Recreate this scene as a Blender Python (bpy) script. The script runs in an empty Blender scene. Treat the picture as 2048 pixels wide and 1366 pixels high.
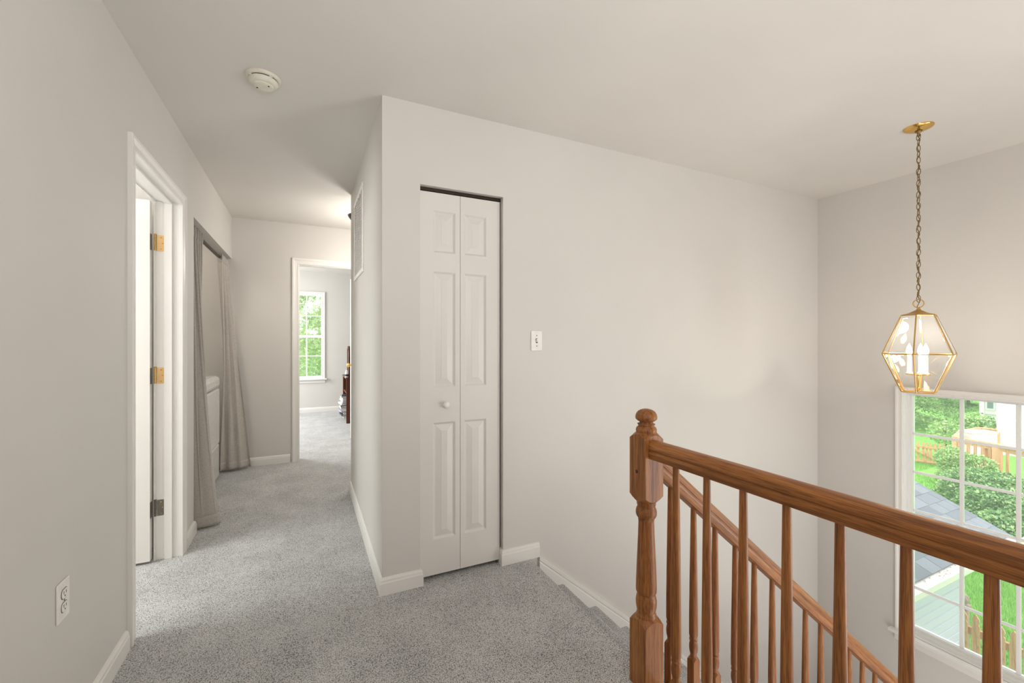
import bpy, bmesh, math, random
from mathutils import Vector, Matrix, Euler
import numpy as np
random.seed(7); rng = np.random.default_rng(11)
C = bpy.context.scene.collection
PI = math.pi

# ------------------------------------------------------------------ camera, world, lamps, exposure
cam = bpy.data.cameras.new('camera'); camo = bpy.data.objects.new('camera', cam); C.objects.link(camo)
TH = math.atan(412/859)
camo.location = (0, 0, 1.24)
camo.rotation_euler = (PI/2, 0, -TH)
cam.sensor_width = 36; cam.lens = 36*859/2048
cam.shift_y = -1.5/2048
cam.clip_start = .02; cam.clip_end = 300
bpy.context.scene.camera = camo
sc = bpy.context.scene
sc.view_settings.view_transform = 'Standard'; sc.view_settings.look = 'None'
sc.view_settings.gamma = 1; sc.view_settings.use_curve_mapping = False
sc.view_settings.exposure = 0.08
sc.cycles.use_denoising = True
sc.cycles.max_bounces = 14; sc.cycles.diffuse_bounces = 8; sc.cycles.transparent_max_bounces = 24
sc.cycles.sample_clamp_indirect = 6
w = bpy.data.worlds.new('overcast_sky'); sc.world = w; w.use_nodes = True
wn = w.node_tree; bgn = wn.nodes['Background']
bgn.inputs[0].default_value = (.93, .97, 1, 1); bgn.inputs[1].default_value = 2.3
def lamp(name, kind, loc, rot, energy, color=(1, 1, 1), **kw):
    l = bpy.data.lights.new(name, kind); l.energy = energy; l.color = color
    for k, v in kw.items(): setattr(l, k, v)
    o = bpy.data.objects.new(name, l); C.objects.link(o); o.location = loc; o.rotation_euler = rot
    return o
def aim(o, target):
    o.rotation_euler = (Vector(target) - o.location).to_track_quat('-Z', 'Y').to_euler()
aim(lamp('sun', 'SUN', (0, 0, 30), (0, 0, 0), 2.4, (1, .98, .94), angle=math.radians(40)), (14, 9, 0))
# fill lamps added out of view, standing in for daylight on foyer and landing
aim(lamp('foyer_fill', 'AREA', (3.85, -.75, .1), (0, 0, 0), 84, (.97, .985, 1), shape='RECTANGLE', size=1.7, size_y=2.3), (0, .3, .2))  # added fill, no second foyer window is built here
aim(lamp('entry_fill', 'AREA', (2.7, -.5, -2.4), (0, 0, 0), 18, (.99, .99, 1), shape='RECTANGLE', size=2.0, size_y=2.0), (2.5, -.4, 2.4))  # added fill aimed up the stairwell, no entry glazing behind it
aim(lamp('landing_side_fill', 'AREA', (-.6, -1.1, 1.1), (0, 0, 0), 6, (.99, .99, 1), shape='RECTANGLE', size=1.0, size_y=2.0), (4, .9, -.2))  # added fill for the window wall, no open door behind it
aim(lamp('lower_fill', 'AREA', (1.25, -.4, -1.7), (0, 0, 0), 46, (.99, .99, 1), shape='RECTANGLE', size=2.2, size_y=1.8), (4, .9, -1.0))  # added fill for the lower walls, no room opening behind it
aim(lamp('back_fill', 'AREA', (.4, -1.9, 1.3), (0, 0, 0), 4, (1, .985, .965), shape='RECTANGLE', size=1.9, size_y=2.0), (.2, 3, 1.25))  # weak fill added behind the camera, no window there
aim(lamp('ceiling_fill', 'AREA', (.2, -.4, 1.55), (0, 0, 0), 24, (1, .98, .95), shape='DISK', size=.3), (.7, .3, 3))  # added upward fill that lifts the ceiling, no flash known
aim(lamp('bedroom_fill', 'AREA', (-1.9, 7.2, 1.5), (0, 0, 0), 118, (.98, 1, 1), shape='RECTANGLE', size=1.4, size_y=1.5), (1.0, 6.2, .9))  # added fill, set off to the side of the bedroom window
lamp('laundry_fill', 'POINT', (-1.15, 3.85, 2.25), (0, 0, 0), 9, (1, .94, .84), shadow_soft_size=.1)  # added fill that lightens the closet, no fixture known
aim(lamp('bathroom_daylight', 'AREA', (-2.55, 2.35, 1.45), (0, 0, 0), 50, (.97, 1, .985), shape='RECTANGLE', size=.9, size_y=1.3), (.3, 2.85, 1.1))
aim(lamp('bathroom_fill', 'POINT', (-1.7, 1.9, 2.1), (0, 0, 0), 14, (1, .98, .95), shadow_soft_size=.12), (0, 2.7, 0))  # added fill for the room behind the open door, no fixture built
# ------------------------------------------------------------------ materials
def srgb(r, g, b):
    f = lambda x: ((x/255+.055)/1.055)**2.4 if x > 10 else x/255/12.92
    return (f(r), f(g), f(b), 1)
class NT:
    def __init__(s, name):
        s.m = bpy.data.materials.new(name); s.m.use_nodes = True; s.t = s.m.node_tree
        s.b = s.t.nodes['Principled BSDF']
    def n(s, typ, **kw):
        nd = s.t.nodes.new(typ)
        for k, v in kw.items(): setattr(nd, k, v)
        return nd
    def l(s, a, b): s.t.links.new(a, b)
    def ramp(s, fac, stops):
        r = s.n('ShaderNodeValToRGB'); e = r.color_ramp.elements
        while len(e) < len(stops): e.new(.5)
        for el, (p, c) in zip(e, stops): el.position = p; el.color = c
        s.l(fac, r.inputs[0]); return r.outputs[0]
    def coord(s, scale, kind='Object', rot=(0, 0, 0)):
        tc = s.n('ShaderNodeTexCoord'); mp = s.n('ShaderNodeMapping')
        mp.inputs['Scale'].default_value = scale; mp.inputs['Rotation'].default_value = rot
        s.l(tc.outputs[kind], mp.inputs[0]); return mp.outputs[0]
    def noise(s, vec, scale, detail=3, rough=.5, dist=0):
        n = s.n('ShaderNodeTexNoise'); n.inputs['Scale'].default_value = scale; n.inputs['Detail'].default_value = detail
        n.inputs['Roughness'].default_value = rough; n.inputs['Distortion'].default_value = dist
        s.l(vec, n.inputs['Vector']); return n.outputs[0]
    def bump(s, h, strength, dist=.002):
        b = s.n('ShaderNodeBump'); b.inputs['Strength'].default_value = strength; b.inputs['Distance'].default_value = dist
        s.l(h, b.inputs['Height']); s.l(b.outputs[0], s.b.inputs['Normal'])
    def set(s, **kw):
        for k, v in kw.items(): s.b.inputs[k.replace('_', ' ')].default_value = v
        return s
def painted(name, col, rough=.55, tex=260, st=.06, var=.03):
    t = NT(name).set(Roughness=rough)
    v = t.coord((1, 1, 1)); c2 = tuple(x*(1-var) for x in col[:3])+(1,)
    t.l(t.ramp(t.noise(v, 2.2, 2), [(.3, c2), (.7, col)]), t.b.inputs['Base Color'])
    t.bump(t.noise(v, tex, 2), st, .001); return t.m
def plain(name, col, rough=.5, metal=0, coat=0, **kw):
    t = NT(name).set(Roughness=rough, Metallic=metal, Coat_Weight=coat)
    v = t.coord((1, 1, 1)); c2 = tuple(x*.9 for x in col[:3])+(1,)
    t.l(t.ramp(t.noise(v, 30, 3), [(.3, c2), (.7, col)]), t.b.inputs['Base Color'])
    for k, x in kw.items(): t.b.inputs[k.replace('_', ' ')].default_value = x
    return t.m
def wood(name, axis, dark, mid, light, rough=.45, coat=.08, grain=1.0):
    t = NT(name).set(Roughness=rough, Coat_Weight=coat, Coat_Roughness=.2, Specular_IOR_Level=.38)
    long_, cross = 3.2, 95
    sc_ = [cross]*3; sc_['XYZ'.index(axis)] = long_
    v = t.coord(tuple(x*grain for x in sc_))
    sc2 = [14]*3; sc2['XYZ'.index(axis)] = .8
    v2 = t.coord(tuple(x*grain for x in sc2))
    sc3 = [520]*3; sc3['XYZ'.index(axis)] = 16
    v3 = t.coord(tuple(sc3))
    n1 = t.noise(v, 1, 5, .62, .4); n2 = t.noise(v2, 1, 3, .55, 1.2); n3 = t.noise(v3, 1, 2, .5)
    mx = t.n('ShaderNodeMix', data_type='FLOAT'); mx.inputs[0].default_value = .5
    t.l(n1, mx.inputs[2]); t.l(n2, mx.inputs[3])
    col = t.ramp(mx.outputs[0], [(.36, dark), (.48, mid), (.62, light)])
    pore = t.ramp(n3, [(.38, (.52, .47, .43, 1)), (.50, (1, 1, 1, 1))])
    mm = t.n('ShaderNodeMix', data_type='RGBA', blend_type='MULTIPLY'); mm.inputs[0].default_value = .8
    t.l(col, mm.inputs[6]); t.l(pore, mm.inputs[7]); t.l(mm.outputs[2], t.b.inputs['Base Color'])
    t.bump(n3, .12, .0006); return t.m
OAK = (srgb(102, 58, 24), srgb(146, 90, 40), srgb(172, 114, 58))
M = {}
M['wall'] = painted('greige_wall_paint', srgb(209, 205.7, 201))
M['ceiling'] = painted('ceiling_paint', srgb(214, 210.5, 205), .7, 320, .08)
M['trim'] = painted('white_trim_paint', srgb(228, 226, 222), .35, 90, .03)
M['door'] = painted('door_paint', srgb(218, 215, 210), .38, 60, .05)
M['vinyl'] = painted('white_vinyl', srgb(235, 235, 233), .35, 60, .02)
M['plastic'] = plain('white_plastic', srgb(236, 233, 228), .35)
M['enamel'] = plain('white_enamel', srgb(232, 231, 228), .22, coat=.4)
M['cream'] = plain('cream_plastic', srgb(222, 217, 204), .4)
M['dark'] = plain('dark_gap', srgb(22, 20, 18), .8)
M['bronze'] = plain('dark_bronze', srgb(66, 58, 50), .4, .7)
M['brass'] = plain('polished_brass', (.83, .53, .16, 1), .16, 1)
M['antique_brass'] = plain('antique_brass', (.66, .41, .13, 1), .3, 1)
M['hinge_brass'] = plain('hinge_brass', srgb(226, 186, 128), .4, .35)
M['nickel'] = plain('dull_nickel', srgb(128, 122, 112), .45, .8)
M['chain'] = plain('chain_bronze', srgb(138, 114, 70), .38, .7)
M['wood_z'] = wood('oak_upright', 'Z', *OAK)
M['wood_y'] = wood('oak_rail', 'Y', *OAK)
M['wood_x'] = wood('oak_stair_rail', 'X', *OAK)
M['mahogany'] = wood('red_brown_wood', 'Z', srgb(48, 22, 14), srgb(88, 44, 28), srgb(112, 58, 36))
M['plank'] = wood('pale_floor_wood', 'X', srgb(176, 146, 108), srgb(206, 178, 140), srgb(222, 198, 162))
def carpet(name, lo, hi):
    t = NT(name).set(Roughness=.95, Sheen_Weight=.25, Sheen_Roughness=.6)
    v = t.coord((1, 1, 1))
    vo = t.n('ShaderNodeTexVoronoi'); vo.inputs['Scale'].default_value = 230; t.l(v, vo.inputs['Vector'])
    n1 = t.noise(v, 250, 3, .75); n2 = t.noise(v, 4.5, 3, .6); n4 = t.noise(v, 34, 2, .6)
    a = t.n('ShaderNodeMath', operation='MULTIPLY_ADD'); t.l(vo.outputs['Distance'], a.inputs[0]); a.inputs[1].default_value = -.28
    t.l(n1, a.inputs[2])
    b = t.n('ShaderNodeMath', operation='MULTIPLY_ADD'); t.l(n2, b.inputs[0]); b.inputs[1].default_value = .14; t.l(a.outputs[0], b.inputs[2])
    b2 = t.n('ShaderNodeMath', operation='MULTIPLY_ADD'); t.l(n4, b2.inputs[0]); b2.inputs[1].default_value = .07; t.l(b.outputs[0], b2.inputs[2])
    t.l(t.ramp(b2.outputs[0], [(.30, lo), (.58, hi)]), t.b.inputs['Base Color'])
    t.bump(a.outputs[0], .9, .004); return t.m
M['carpet'] = carpet('grey_cut_pile_carpet', srgb(62, 61, 60), srgb(226, 226, 226))
def cloth(name, c1, c2):
    t = NT(name).set(Roughness=.9, Sheen_Weight=.2)
    v = t.coord((420, 420, 60)); v2 = t.coord((60, 60, 420)); v0 = t.coord((1, 1, 1))
    mx = t.n('ShaderNodeMix', data_type='FLOAT'); mx.inputs[0].default_value = .5
    t.l(t.noise(v, 1, 3), mx.inputs[2]); t.l(t.noise(v2, 1, 3), mx.inputs[3])
    t.l(t.ramp(mx.outputs[0], [(.35, c1), (.65, c2)]), t.b.inputs['Base Color'])
    t.bump(mx.outputs[0], .35, .001); return t.m
M['curtain'] = cloth('grey_linen', srgb(164, 158, 151), srgb(190, 185, 178))
def glass(name, tint=(1, 1, 1, 1), haze=.03):
    t = NT(name); t.t.nodes.remove(t.b)
    out = t.t.nodes['Material Output']; tr = t.n('ShaderNodeBsdfTransparent'); gl = t.n('ShaderNodeBsdfGlossy')
    tr.inputs[0].default_value = tint; gl.inputs['Roughness'].default_value = .02
    lw = t.n('ShaderNodeFresnel'); lw.inputs[0].default_value = 1.45
    mx = t.n('ShaderNodeMixShader'); t.l(lw.outputs[0], mx.inputs[0]); t.l(tr.outputs[0], mx.inputs[1]); t.l(gl.outputs[0], mx.inputs[2])
    tl = t.n('ShaderNodeBsdfTranslucent'); tl.inputs[0].default_value = (.95, .95, .94, 1)   # pale translucent share imitating glare haze over the panes
    m2 = t.n('ShaderNodeMixShader'); m2.inputs[0].default_value = haze
    t.l(mx.outputs[0], m2.inputs[1]); t.l(tl.outputs[0], m2.inputs[2])
    t.l(m2.outputs[0], out.inputs[0]); return t.m
M['glass'] = glass('window_glass', (.985, .985, .985, 1), .05)
M['lantern_glass'] = glass('bevelled_lantern_glass', (.985, .985, .98, 1), .022)
def emit(name, col, st):
    t = NT(name); t.b.inputs['Emission Color'].default_value = col; t.b.inputs['Emission Strength'].default_value = st
    t.b.inputs['Base Color'].default_value = (.9, .9, .85, 1); return t.m
M['bulb'] = emit('glowing_bulb', (1, .82, .58, 1), 26)
M['bowl'] = emit('lit_frosted_glass', (1, .88, .7, 1), 6)
def leaf(name, cols, rough=.55, trans=.25):
    t = NT(name).set(Roughness=rough)
    g = t.n('ShaderNodeNewGeometry')
    k = len(cols)
    col = t.ramp(g.outputs['Random Per Island'], [(i/(k-1), c) for i, c in enumerate(cols)])
    t.l(col, t.b.inputs['Base Color'])
    tl = t.n('ShaderNodeBsdfTranslucent'); t.l(col, tl.inputs[0])
    mx = t.n('ShaderNodeMixShader'); mx.inputs[0].default_value = trans
    out = t.t.nodes['Material Output']
    t.l(t.b.outputs[0], mx.inputs[1]); t.l(tl.outputs[0], mx.inputs[2]); t.l(mx.outputs[0], out.inputs[0]); return t.m
M['shrub_leaf'] = leaf('shrub_leaf', [srgb(78, 124, 76), srgb(110, 158, 98), srgb(146, 188, 120), srgb(196, 220, 158), srgb(90, 138, 88)], trans=.35)
M['spruce'] = leaf('spruce_needles', [srgb(104, 140, 98), srgb(140, 174, 120), srgb(186, 210, 148), srgb(206, 224, 170), srgb(120, 154, 112)], trans=.55)
M['dark_spruce'] = leaf('dark_needles', [srgb(84, 116, 94), srgb(108, 140, 108), srgb(136, 164, 128)], trans=.4)
M['tree_leaf'] = leaf('pale_tree_leaf', [srgb(182, 204, 146), srgb(212, 224, 168), srgb(228, 236, 194), srgb(156, 184, 138), srgb(216, 230, 186)], trans=.5)
M['tree_leaf2'] = leaf('mid_tree_leaf', [srgb(166, 190, 154), srgb(190, 210, 172), srgb(208, 222, 192), srgb(152, 178, 148)], trans=.5)
M['blossom'] = leaf('pale_blossom', [srgb(238, 224, 200), srgb(226, 200, 160), srgb(244, 238, 226)])
M['grass_blade'] = leaf('grass_blade', [srgb(108, 168, 66), srgb(138, 198, 88), srgb(170, 216, 116), srgb(120, 182, 76)])
t = NT('lawn_ground').set(Roughness=.9); v = t.coord((1, 1, 1))
t.l(t.ramp(t.noise(v, 7, 6, .7), [(.3, srgb(104, 160, 66)), (.55, srgb(130, 188, 86)), (.75, srgb(156, 206, 106))]), t.b.inputs['Base Color']); M['lawn'] = t.m
def shingle(name, c1, c2):
    t = NT(name).set(Roughness=.9); v = t.coord((1, 1, 1))
    oi = t.n('ShaderNodeObjectInfo')
    n = t.noise(v, 260, 3, .7); a = t.n('ShaderNodeMath', operation='MULTIPLY_ADD'); a.inputs[1].default_value = .35
    t.l(oi.outputs['Random'], a.inputs[0]); t.l(n, a.inputs[2]); a.inputs[1].default_value = .14
    t.l(t.ramp(a.outputs[0], [(.45, c1), (.85, c2)]), t.b.inputs['Base Color']); t.bump(n, .5, .002); return t.m
M['shingle'] = shingle('asphalt_shingle', srgb(96, 102, 110), srgb(162, 167, 174))
M['siding'] = painted('blue_grey_siding', srgb(196, 200, 212), .6, 60, .05)
M['white_siding'] = painted('white_siding', srgb(240, 240, 238), .6, 60, .02)
M['gutter'] = painted('white_gutter', srgb(232, 228, 222), .5, 40, .05, .06)
M['litter'] = leaf('leaf_litter', [srgb(150, 110, 62), srgb(120, 84, 50), srgb(190, 150, 96)])
def lumber(name, a, b, axis='Z'): return wood(name, axis, a, b, tuple(min(1, x*1.15) for x in b[:3])+(1,), .75, 0, .5)
M['fence'] = lumber('cedar_fence', srgb(176, 122, 86), srgb(218, 170, 128))
M['deck'] = lumber('cedar_deck', srgb(184, 126, 88), srgb(228, 182, 142))
M['grey_wood'] = lumber('weathered_post', srgb(130, 112, 100), srgb(176, 158, 144))
M['bark'] = plain('bark', srgb(122, 108, 92), .9)
M['dark_glass'] = plain('dark_pane', srgb(130, 146, 150), .1)
M['paper'] = plain('white_paper', srgb(232, 230, 228), .6)
M['ink'] = plain('dark_cover', srgb(46, 48, 62), .5)
M['lilac'] = plain('lilac_cover', srgb(170, 166, 190), .5)
M['mirror'] = plain('mirror', srgb(225, 225, 225), .05, 1)
# ------------------------------------------------------------------ mesh helpers
class MB:
    def __init__(s): s.v = []; s.f = []; s.sm = []
    def add(s, vs, fs, smooth=False):
        o = len(s.v); s.v += [tuple(v) for v in vs]
        s.f += [tuple(i+o for i in f) for f in fs]; s.sm += [smooth]*len(fs); return s
    def box(s, x0, x1, y0, y1, z0, z1, fn=None):
        x0, x1 = min(x0, x1), max(x0, x1); y0, y1 = min(y0, y1), max(y0, y1); z0, z1 = min(z0, z1), max(z0, z1)
        vs = [(x, y, z) for x in (x0, x1) for y in (y0, y1) for z in (z0, z1)]
        if fn: vs = [fn(*v) for v in vs]
        return s.add(vs, [(0, 1, 3, 2), (4, 6, 7, 5), (0, 4, 5, 1), (2, 3, 7, 6), (0, 2, 6, 4), (1, 5, 7, 3)])
    def loft(s, rings, close=True, cap=True, smooth=False):
        n = len(rings[0]); vs = [p for r in rings for p in r]; fs = []
        for i in range(len(rings)-1):
            for j in range(n if close else n-1):
                k = (j+1) % n; fs.append((i*n+j, i*n+k, (i+1)*n+k, (i+1)*n+j))
        s.add(vs, fs, smooth)
        if cap and close: s.add(rings[0], [tuple(range(n))[::-1]]); s.add(rings[-1], [tuple(range(n))])
        return s
    def lathe(s, prof, c=(0, 0, 0), seg=20, fn=None, smooth=True, cap=True):
        rings = [[(c[0]+r*math.cos(2*PI*j/seg), c[1]+r*math.sin(2*PI*j/seg), c[2]+z) for j in range(seg)] for r, z in prof]
        if fn: rings = [[fn(*p) for p in r] for r in rings]
        return s.loft(rings, True, cap, smooth)
    def tube(s, pts, r, seg=8, close=False, smooth=True):
        pts = [Vector(p) for p in pts]; n = len(pts); rings = []; up = None
        for i in range(n):
            a = pts[(i-1) % n] if close else pts[max(i-1, 0)]; b = pts[(i+1) % n] if close else pts[min(i+1, n-1)]
            d = (b-a).normalized()
            if up is None: up = d.orthogonal().normalized()
            up = (up - d*up.dot(d)).normalized(); sd = d.cross(up)
            rr = r[i] if isinstance(r, (list, tuple)) else r
            rings.append([pts[i]+up*rr*math.cos(2*PI*j/seg)+sd*rr*math.sin(2*PI*j/seg) for j in range(seg)])
        if close: rings.append(rings[0])
        return s.loft(rings, True, not close, smooth)
    def build(s, name, mat, parent=None, loc=None, bevel=0, kind=None, auto=False):
        me = bpy.data.meshes.new(name); me.from_pydata(s.v, [], s.f)
        me.polygons.foreach_set('use_smooth', s.sm)
        bm = bmesh.new(); bm.from_mesh(me)
        bmesh.ops.remove_doubles(bm, verts=bm.verts, dist=1e-6) if auto else None
        bmesh.ops.recalc_face_normals(bm, faces=bm.faces); bm.to_mesh(me); bm.free()
        me.materials.append(mat)
        o = bpy.data.objects.new(name, me); C.objects.link(o)
        if parent: o.parent = parent
        if loc: o.location = loc
        if bevel:
            md = o.modifiers.new('bevel', 'BEVEL'); md.width = bevel; md.segments = 2; md.limit_method = 'ANGLE'; md.angle_limit = .6
        if kind: o['kind'] = kind
        return o
def tag(o, label, cat, kind=None, group=None):
    o['label'] = label; o['category'] = cat
    if kind: o['kind'] = kind
    if group: o['group'] = group
    return o
def thing(name, label, cat, loc=(0, 0, 0), rz=0, kind=None, group=None):
    o = bpy.data.objects.new(name, None); C.objects.link(o); o.location = loc; o.rotation_euler = (0, 0, rz)
    o.empty_display_size = .1
    return tag(o, label, cat, kind, group)
def copy_tree(o, parent=None):
    c = o.copy(); C.objects.link(c); c.parent = parent
    for ch in list(o.children): copy_tree(ch, c)
    return c
def prism_y(mb, prof, y0, y1): return mb.loft([[(x, y0, z) for x, z in prof], [(x, y1, z) for x, z in prof]])
# surfaces: a frame maps (p along wall, q up, t out of the wall) to world
def xface(x, n): return lambda p, q, t: (x+n*t, p, q)
def yface(y, n): return lambda p, q, t: (p, y+n*t, q)
BASE = [(0, 0), (.014, 0), (.014, .058), (.0115, .064), (.011, .072), (.006, .081), (0, .083)]
def base_run(fr, p0, p1, e0=0, e1=0):   # e = how much the foot runs on past an outer corner
    mb = MB(); mb.loft([[fr(p0-e0*t/.014, q, t) for t, q in BASE], [fr(p1+e1*t/.014, q, t) for t, q in BASE]]); return mb
def casing(fr, y0, y1, z0, z1, prof, closed=False):
    mb = MB(); rings = []
    def ring(o, t):
        pts = [(y0-o, z0-(o if closed else 0)), (y0-o, z1+o), (y1+o, z1+o), (y1+o, z0-(o if closed else 0))]
        return [fr(p, q, t) for p, q in pts]
    rs = [ring(o, t) for o, t in prof]
    for k in range(4 if closed else 3):
        k2 = (k+1) % 4
        mb.loft([[r[k] for r in rs], [r[k2] for r in rs]])
    return mb
CAS = [(0, 0), (0, .009), (.008, .011), (.012, .009), (.030, .010), (.040, .013), (.046, .017), (.058, .018), (.062, .016), (.062, 0)]
# ------------------------------------------------------------------ room shell
H = 2.44
def S(mb, name, mat, label, cat, **kw): return tag(mb.build(name, mat, **kw), label, cat, 'structure')
fl = MB().box(-2.8, 1.15, -2.05, 2.165, -.26, 0).box(-2.8, .984, 2.165, 2.285, -.26, -.0005).box(-2.8, 3.1, 2.285, 8.35, -.26, 0)
S(fl, 'floor', M['carpet'], 'grey cut-pile carpet floor of the landing, hallway and bedroom', 'floor')
S(MB().box(-2.8, 4.067, -2.05, 8.35, H, H+.12), 'ceiling', M['ceiling'], 'flat pale painted ceiling over the landing and hallway', 'ceiling')
wl = MB().box(-.765, -.65, -2.05, 2.27, 0, H).box(-.765, -.65, 2.27, 3.08, 2.05, H).box(-.765, -.65, 3.08, 3.37, 0, H).box(-.765, -.65, 3.37, 4.94, 2.035, H)
S(wl, 'wall_left', M['wall'], 'greige hallway wall with the bathroom doorway and curtained laundry closet', 'wall')
S(MB().box(.335, .455, 2.285, 3.77, 0, H), 'wall_hall', M['wall'], 'greige hallway wall carrying the return air grille', 'wall')
wb = MB().box(.335, .522, 2.165, 2.285, 0, H).box(.522, .984, 2.165, 2.285, 2.035, H).box(.984, 1.15, 2.165, 2.285, 0, H).box(1.15, 4.067, 2.165, 2.285, -3.3, H)
S(wb, 'wall_stair', M['wall'], 'long greige wall with the narrow closet door and light switch', 'wall')
wc = MB().box(3.917, 4.067, 1.585, 2.165, -3.3, H).box(3.917, 4.067, -2.05, .765, -3.3, H).box(3.917, 4.067, .765, 1.585, .862, H).box(3.917, 4.067, .765, 1.585, -3.3, -.872)
S(wc, 'wall_right', M['wall'], 'greige foyer wall around the tall gridded window', 'wall')
wf = MB().box(-1.62, -.085, 4.94, 5.055, 0, H).box(-.085, .705, 4.94, 5.055, 2.045, H).box(.705, 1.85, 4.94, 5.055, 0, H)
S(wf, 'wall_far', M['wall'], 'greige wall at the hallway end around the bedroom doorway', 'wall')
S(MB().box(.455, 1.85, 3.65, 3.77, 0, H).box(1.73, 1.85, 3.77, 4.94, 0, H), 'wall_alcove', M['wall'], 'greige wall of the alcove beyond the hallway corner', 'wall')
S(MB().box(-2.8, 4.067, -2.17, -2.05, -3.3, H), 'wall_back', M['wall'], 'greige wall behind the photographer', 'wall')
S(MB().box(-1.62, -1.5, 3.25, 4.94, 0, H).box(-1.5, -.765, 3.25, 3.37, 0, H), 'wall_closet', M['wall'], 'beige back and side walls inside the laundry closet', 'wall')
S(MB().box(-2.8, -2.68, -2.05, 5.055, 0, H).box(-2.68, -1.62, 3.25, 3.37, 0, H).box(-2.68, -.765, 1.0, 1.1, 0, H), 'wall_bathroom', M['wall'], 'pale walls of the room behind the open hallway door', 'wall')
wr = MB().box(-2.8, -.475, 8.2, 8.35, 0, H).box(-.475, .255, 8.2, 8.35, 2.045, H).box(-.475, .255, 8.2, 8.35, 0, .585).box(.255, 3.1, 8.2, 8.35, 0, H)
wr.box(-2.8, -2.68, 5.055, 8.2, 0, H).box(2.98, 3.1, 5.055, 8.2, 0, H).box(1.85, 3.1, 4.94, 5.055, 0, H).box(-2.8, -1.62, 4.94, 5.055, 0, H)
S(wr, 'wall_bedroom', M['wall'], 'greige bedroom walls around the double-hung window', 'wall')
S(MB().box(.97, 4.067, -2.05, 2.285, -3.3, -3.0), 'floor_lower', M['plank'], 'floor of the foyer far below the railing', 'floor')
S(MB().box(1.03, 1.15, -2.05, 1.1, -3.0, -.26), 'wall_foyer', M['wall'], 'greige foyer wall under the landing edge', 'wall')
# baseboards
FL = xface(-.65, 1); FA = xface(.335, -1); FB = yface(2.165, -1); FF = yface(4.94, -1); FR = yface(8.2, -1)
S(base_run(FL, -2.05, 2.214), 'baseboard_left', M['trim'], 'white baseboard running up to the hallway door casing', 'baseboard')
S(base_run(FL, 3.143, 3.37, 0, .014).add(*(lambda m: (m.v, m.f))(base_run(yface(3.37, 1), -.74, -.65, 0, .014))), 'baseboard_closet_side', M['trim'], 'short white baseboard between door casing and laundry curtain', 'baseboard')
S(base_run(FA, 2.165, 3.77, .014, .014), 'baseboard_hall', M['trim'], 'white baseboard along the hallway wall below the grille', 'baseboard')
b1 = base_run(FB, .335, .522, .014, .014)
m2 = base_run(xface(.522, 1), 2.165, 2.185, .014); b1.add(m2.v, m2.f)
S(b1, 'baseboard_corner', M['trim'], 'short white baseboard between the wall corner and the narrow closet door', 'baseboard')
b2 = base_run(FB, .984, 1.209, .014, 0)
m2 = base_run(xface(.984, -1), 2.165, 2.20, .014); b2.add(m2.v, m2.f)
S(b2, 'baseboard_stair', M['trim'], 'short white baseboard between the narrow closet door and the stairs', 'baseboard')
S(base_run(FF, -.65, -.146), 'baseboard_far', M['trim'], 'white baseboard beside the bedroom doorway', 'baseboard')
S(base_run(FR, -2.68, 2.98), 'baseboard_bedroom', M['trim'], 'white baseboard under the bedroom window', 'baseboard')
# ------------------------------------------------------------------ door casings and jambs
def doorway(name, label, fr, y0, y1, z1, depth, stop, fr2):
    r = thing(name, label, 'door frame', fr((y0+y1)/2, 0, 0), kind='structure')
    inv = Vector(r.location)
    def P(mb, nm, **kw):
        mb.v = [tuple(Vector(v)-inv) for v in mb.v]; return mb.build(nm, M['trim'], r, **kw)
    P(casing(fr, y0+.006, y1-.006, 0, z1-.006, CAS), 'casing')
    P(casing(fr2, y0+.006, y1-.006, 0, z1-.006, CAS), 'casing')
    j = MB()
    j.box(y0-.019, y0, 0, z1, -depth, 0, fr).box(y1, y1+.019, 0, z1, -depth, 0, fr).box(y0-.019, y1+.019, z1, z1+.019, -depth, 0, fr)
    P(j, 'jamb')
    st = MB(); a, b = stop
    st.box(y0, y0+.011, 0, z1-.011, -b, -a, fr).box(y1-.011, y1, 0, z1-.011, -b, -a, fr).box(y0, y1, z1-.011, z1, -b, -a, fr)
    P(st, 'door_stop')
    return r
doorway('trim_1', 'white casing around the open bathroom door', FL, 2.29, 3.06, 2.03, .115, (.04, .076), xface(-.765, -1))
doorway('trim_2', 'white casing around the bedroom doorway at the hallway end', FF, -.0725, .6925, 2.032, .115, (.036, .072), yface(5.055, 1))
# ------------------------------------------------------------------ doors
def panel_ring(mb, x0, x1, z0, z1, steps, map_):
    rings = []
    for ins, t in steps: rings.append([map_(x0+ins, z0+ins, t), map_(x1-ins, z0+ins, t), map_(x1-ins, z1-ins, t), map_(x0+ins, z1-ins, t)])
    n = 4; vs = [p for r in rings for p in r]; fs = []
    for i in range(len(rings)-1):
        for j in range(4): fs.append((i*4+j, i*4+(j+1) % 4, (i+1)*4+(j+1) % 4, (i+1)*4+j))
    fs.append(tuple(range(len(vs)-4, len(vs)))); mb.add(vs, fs); return mb
def leaf_slab(x0, x1, z0, z1, cols, rows, th, map_, double=False):
    """slab with openings for raised panels; front face at t=0, back at t=-th"""
    mb = MB(); xs = [x0]+[v for c in cols for v in c]+[x1]; zs = [z0]+[v for r in rows for v in r]+[z1]
    for i in range(len(xs)-1):
        for j in range(len(zs)-1):
            hole = i % 2 == 1 and j % 2 == 1
            mb.box(xs[i], xs[i+1], zs[j], zs[j+1], -th+.012 if (hole and double) else -th, -.012 if hole else 0, map_)
    return mb
RISE = [(0, 0), (.004, -.004), (.010, -.0095), (.014, -.0095), (.042, -.0015), (.044, -.0005)]
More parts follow.
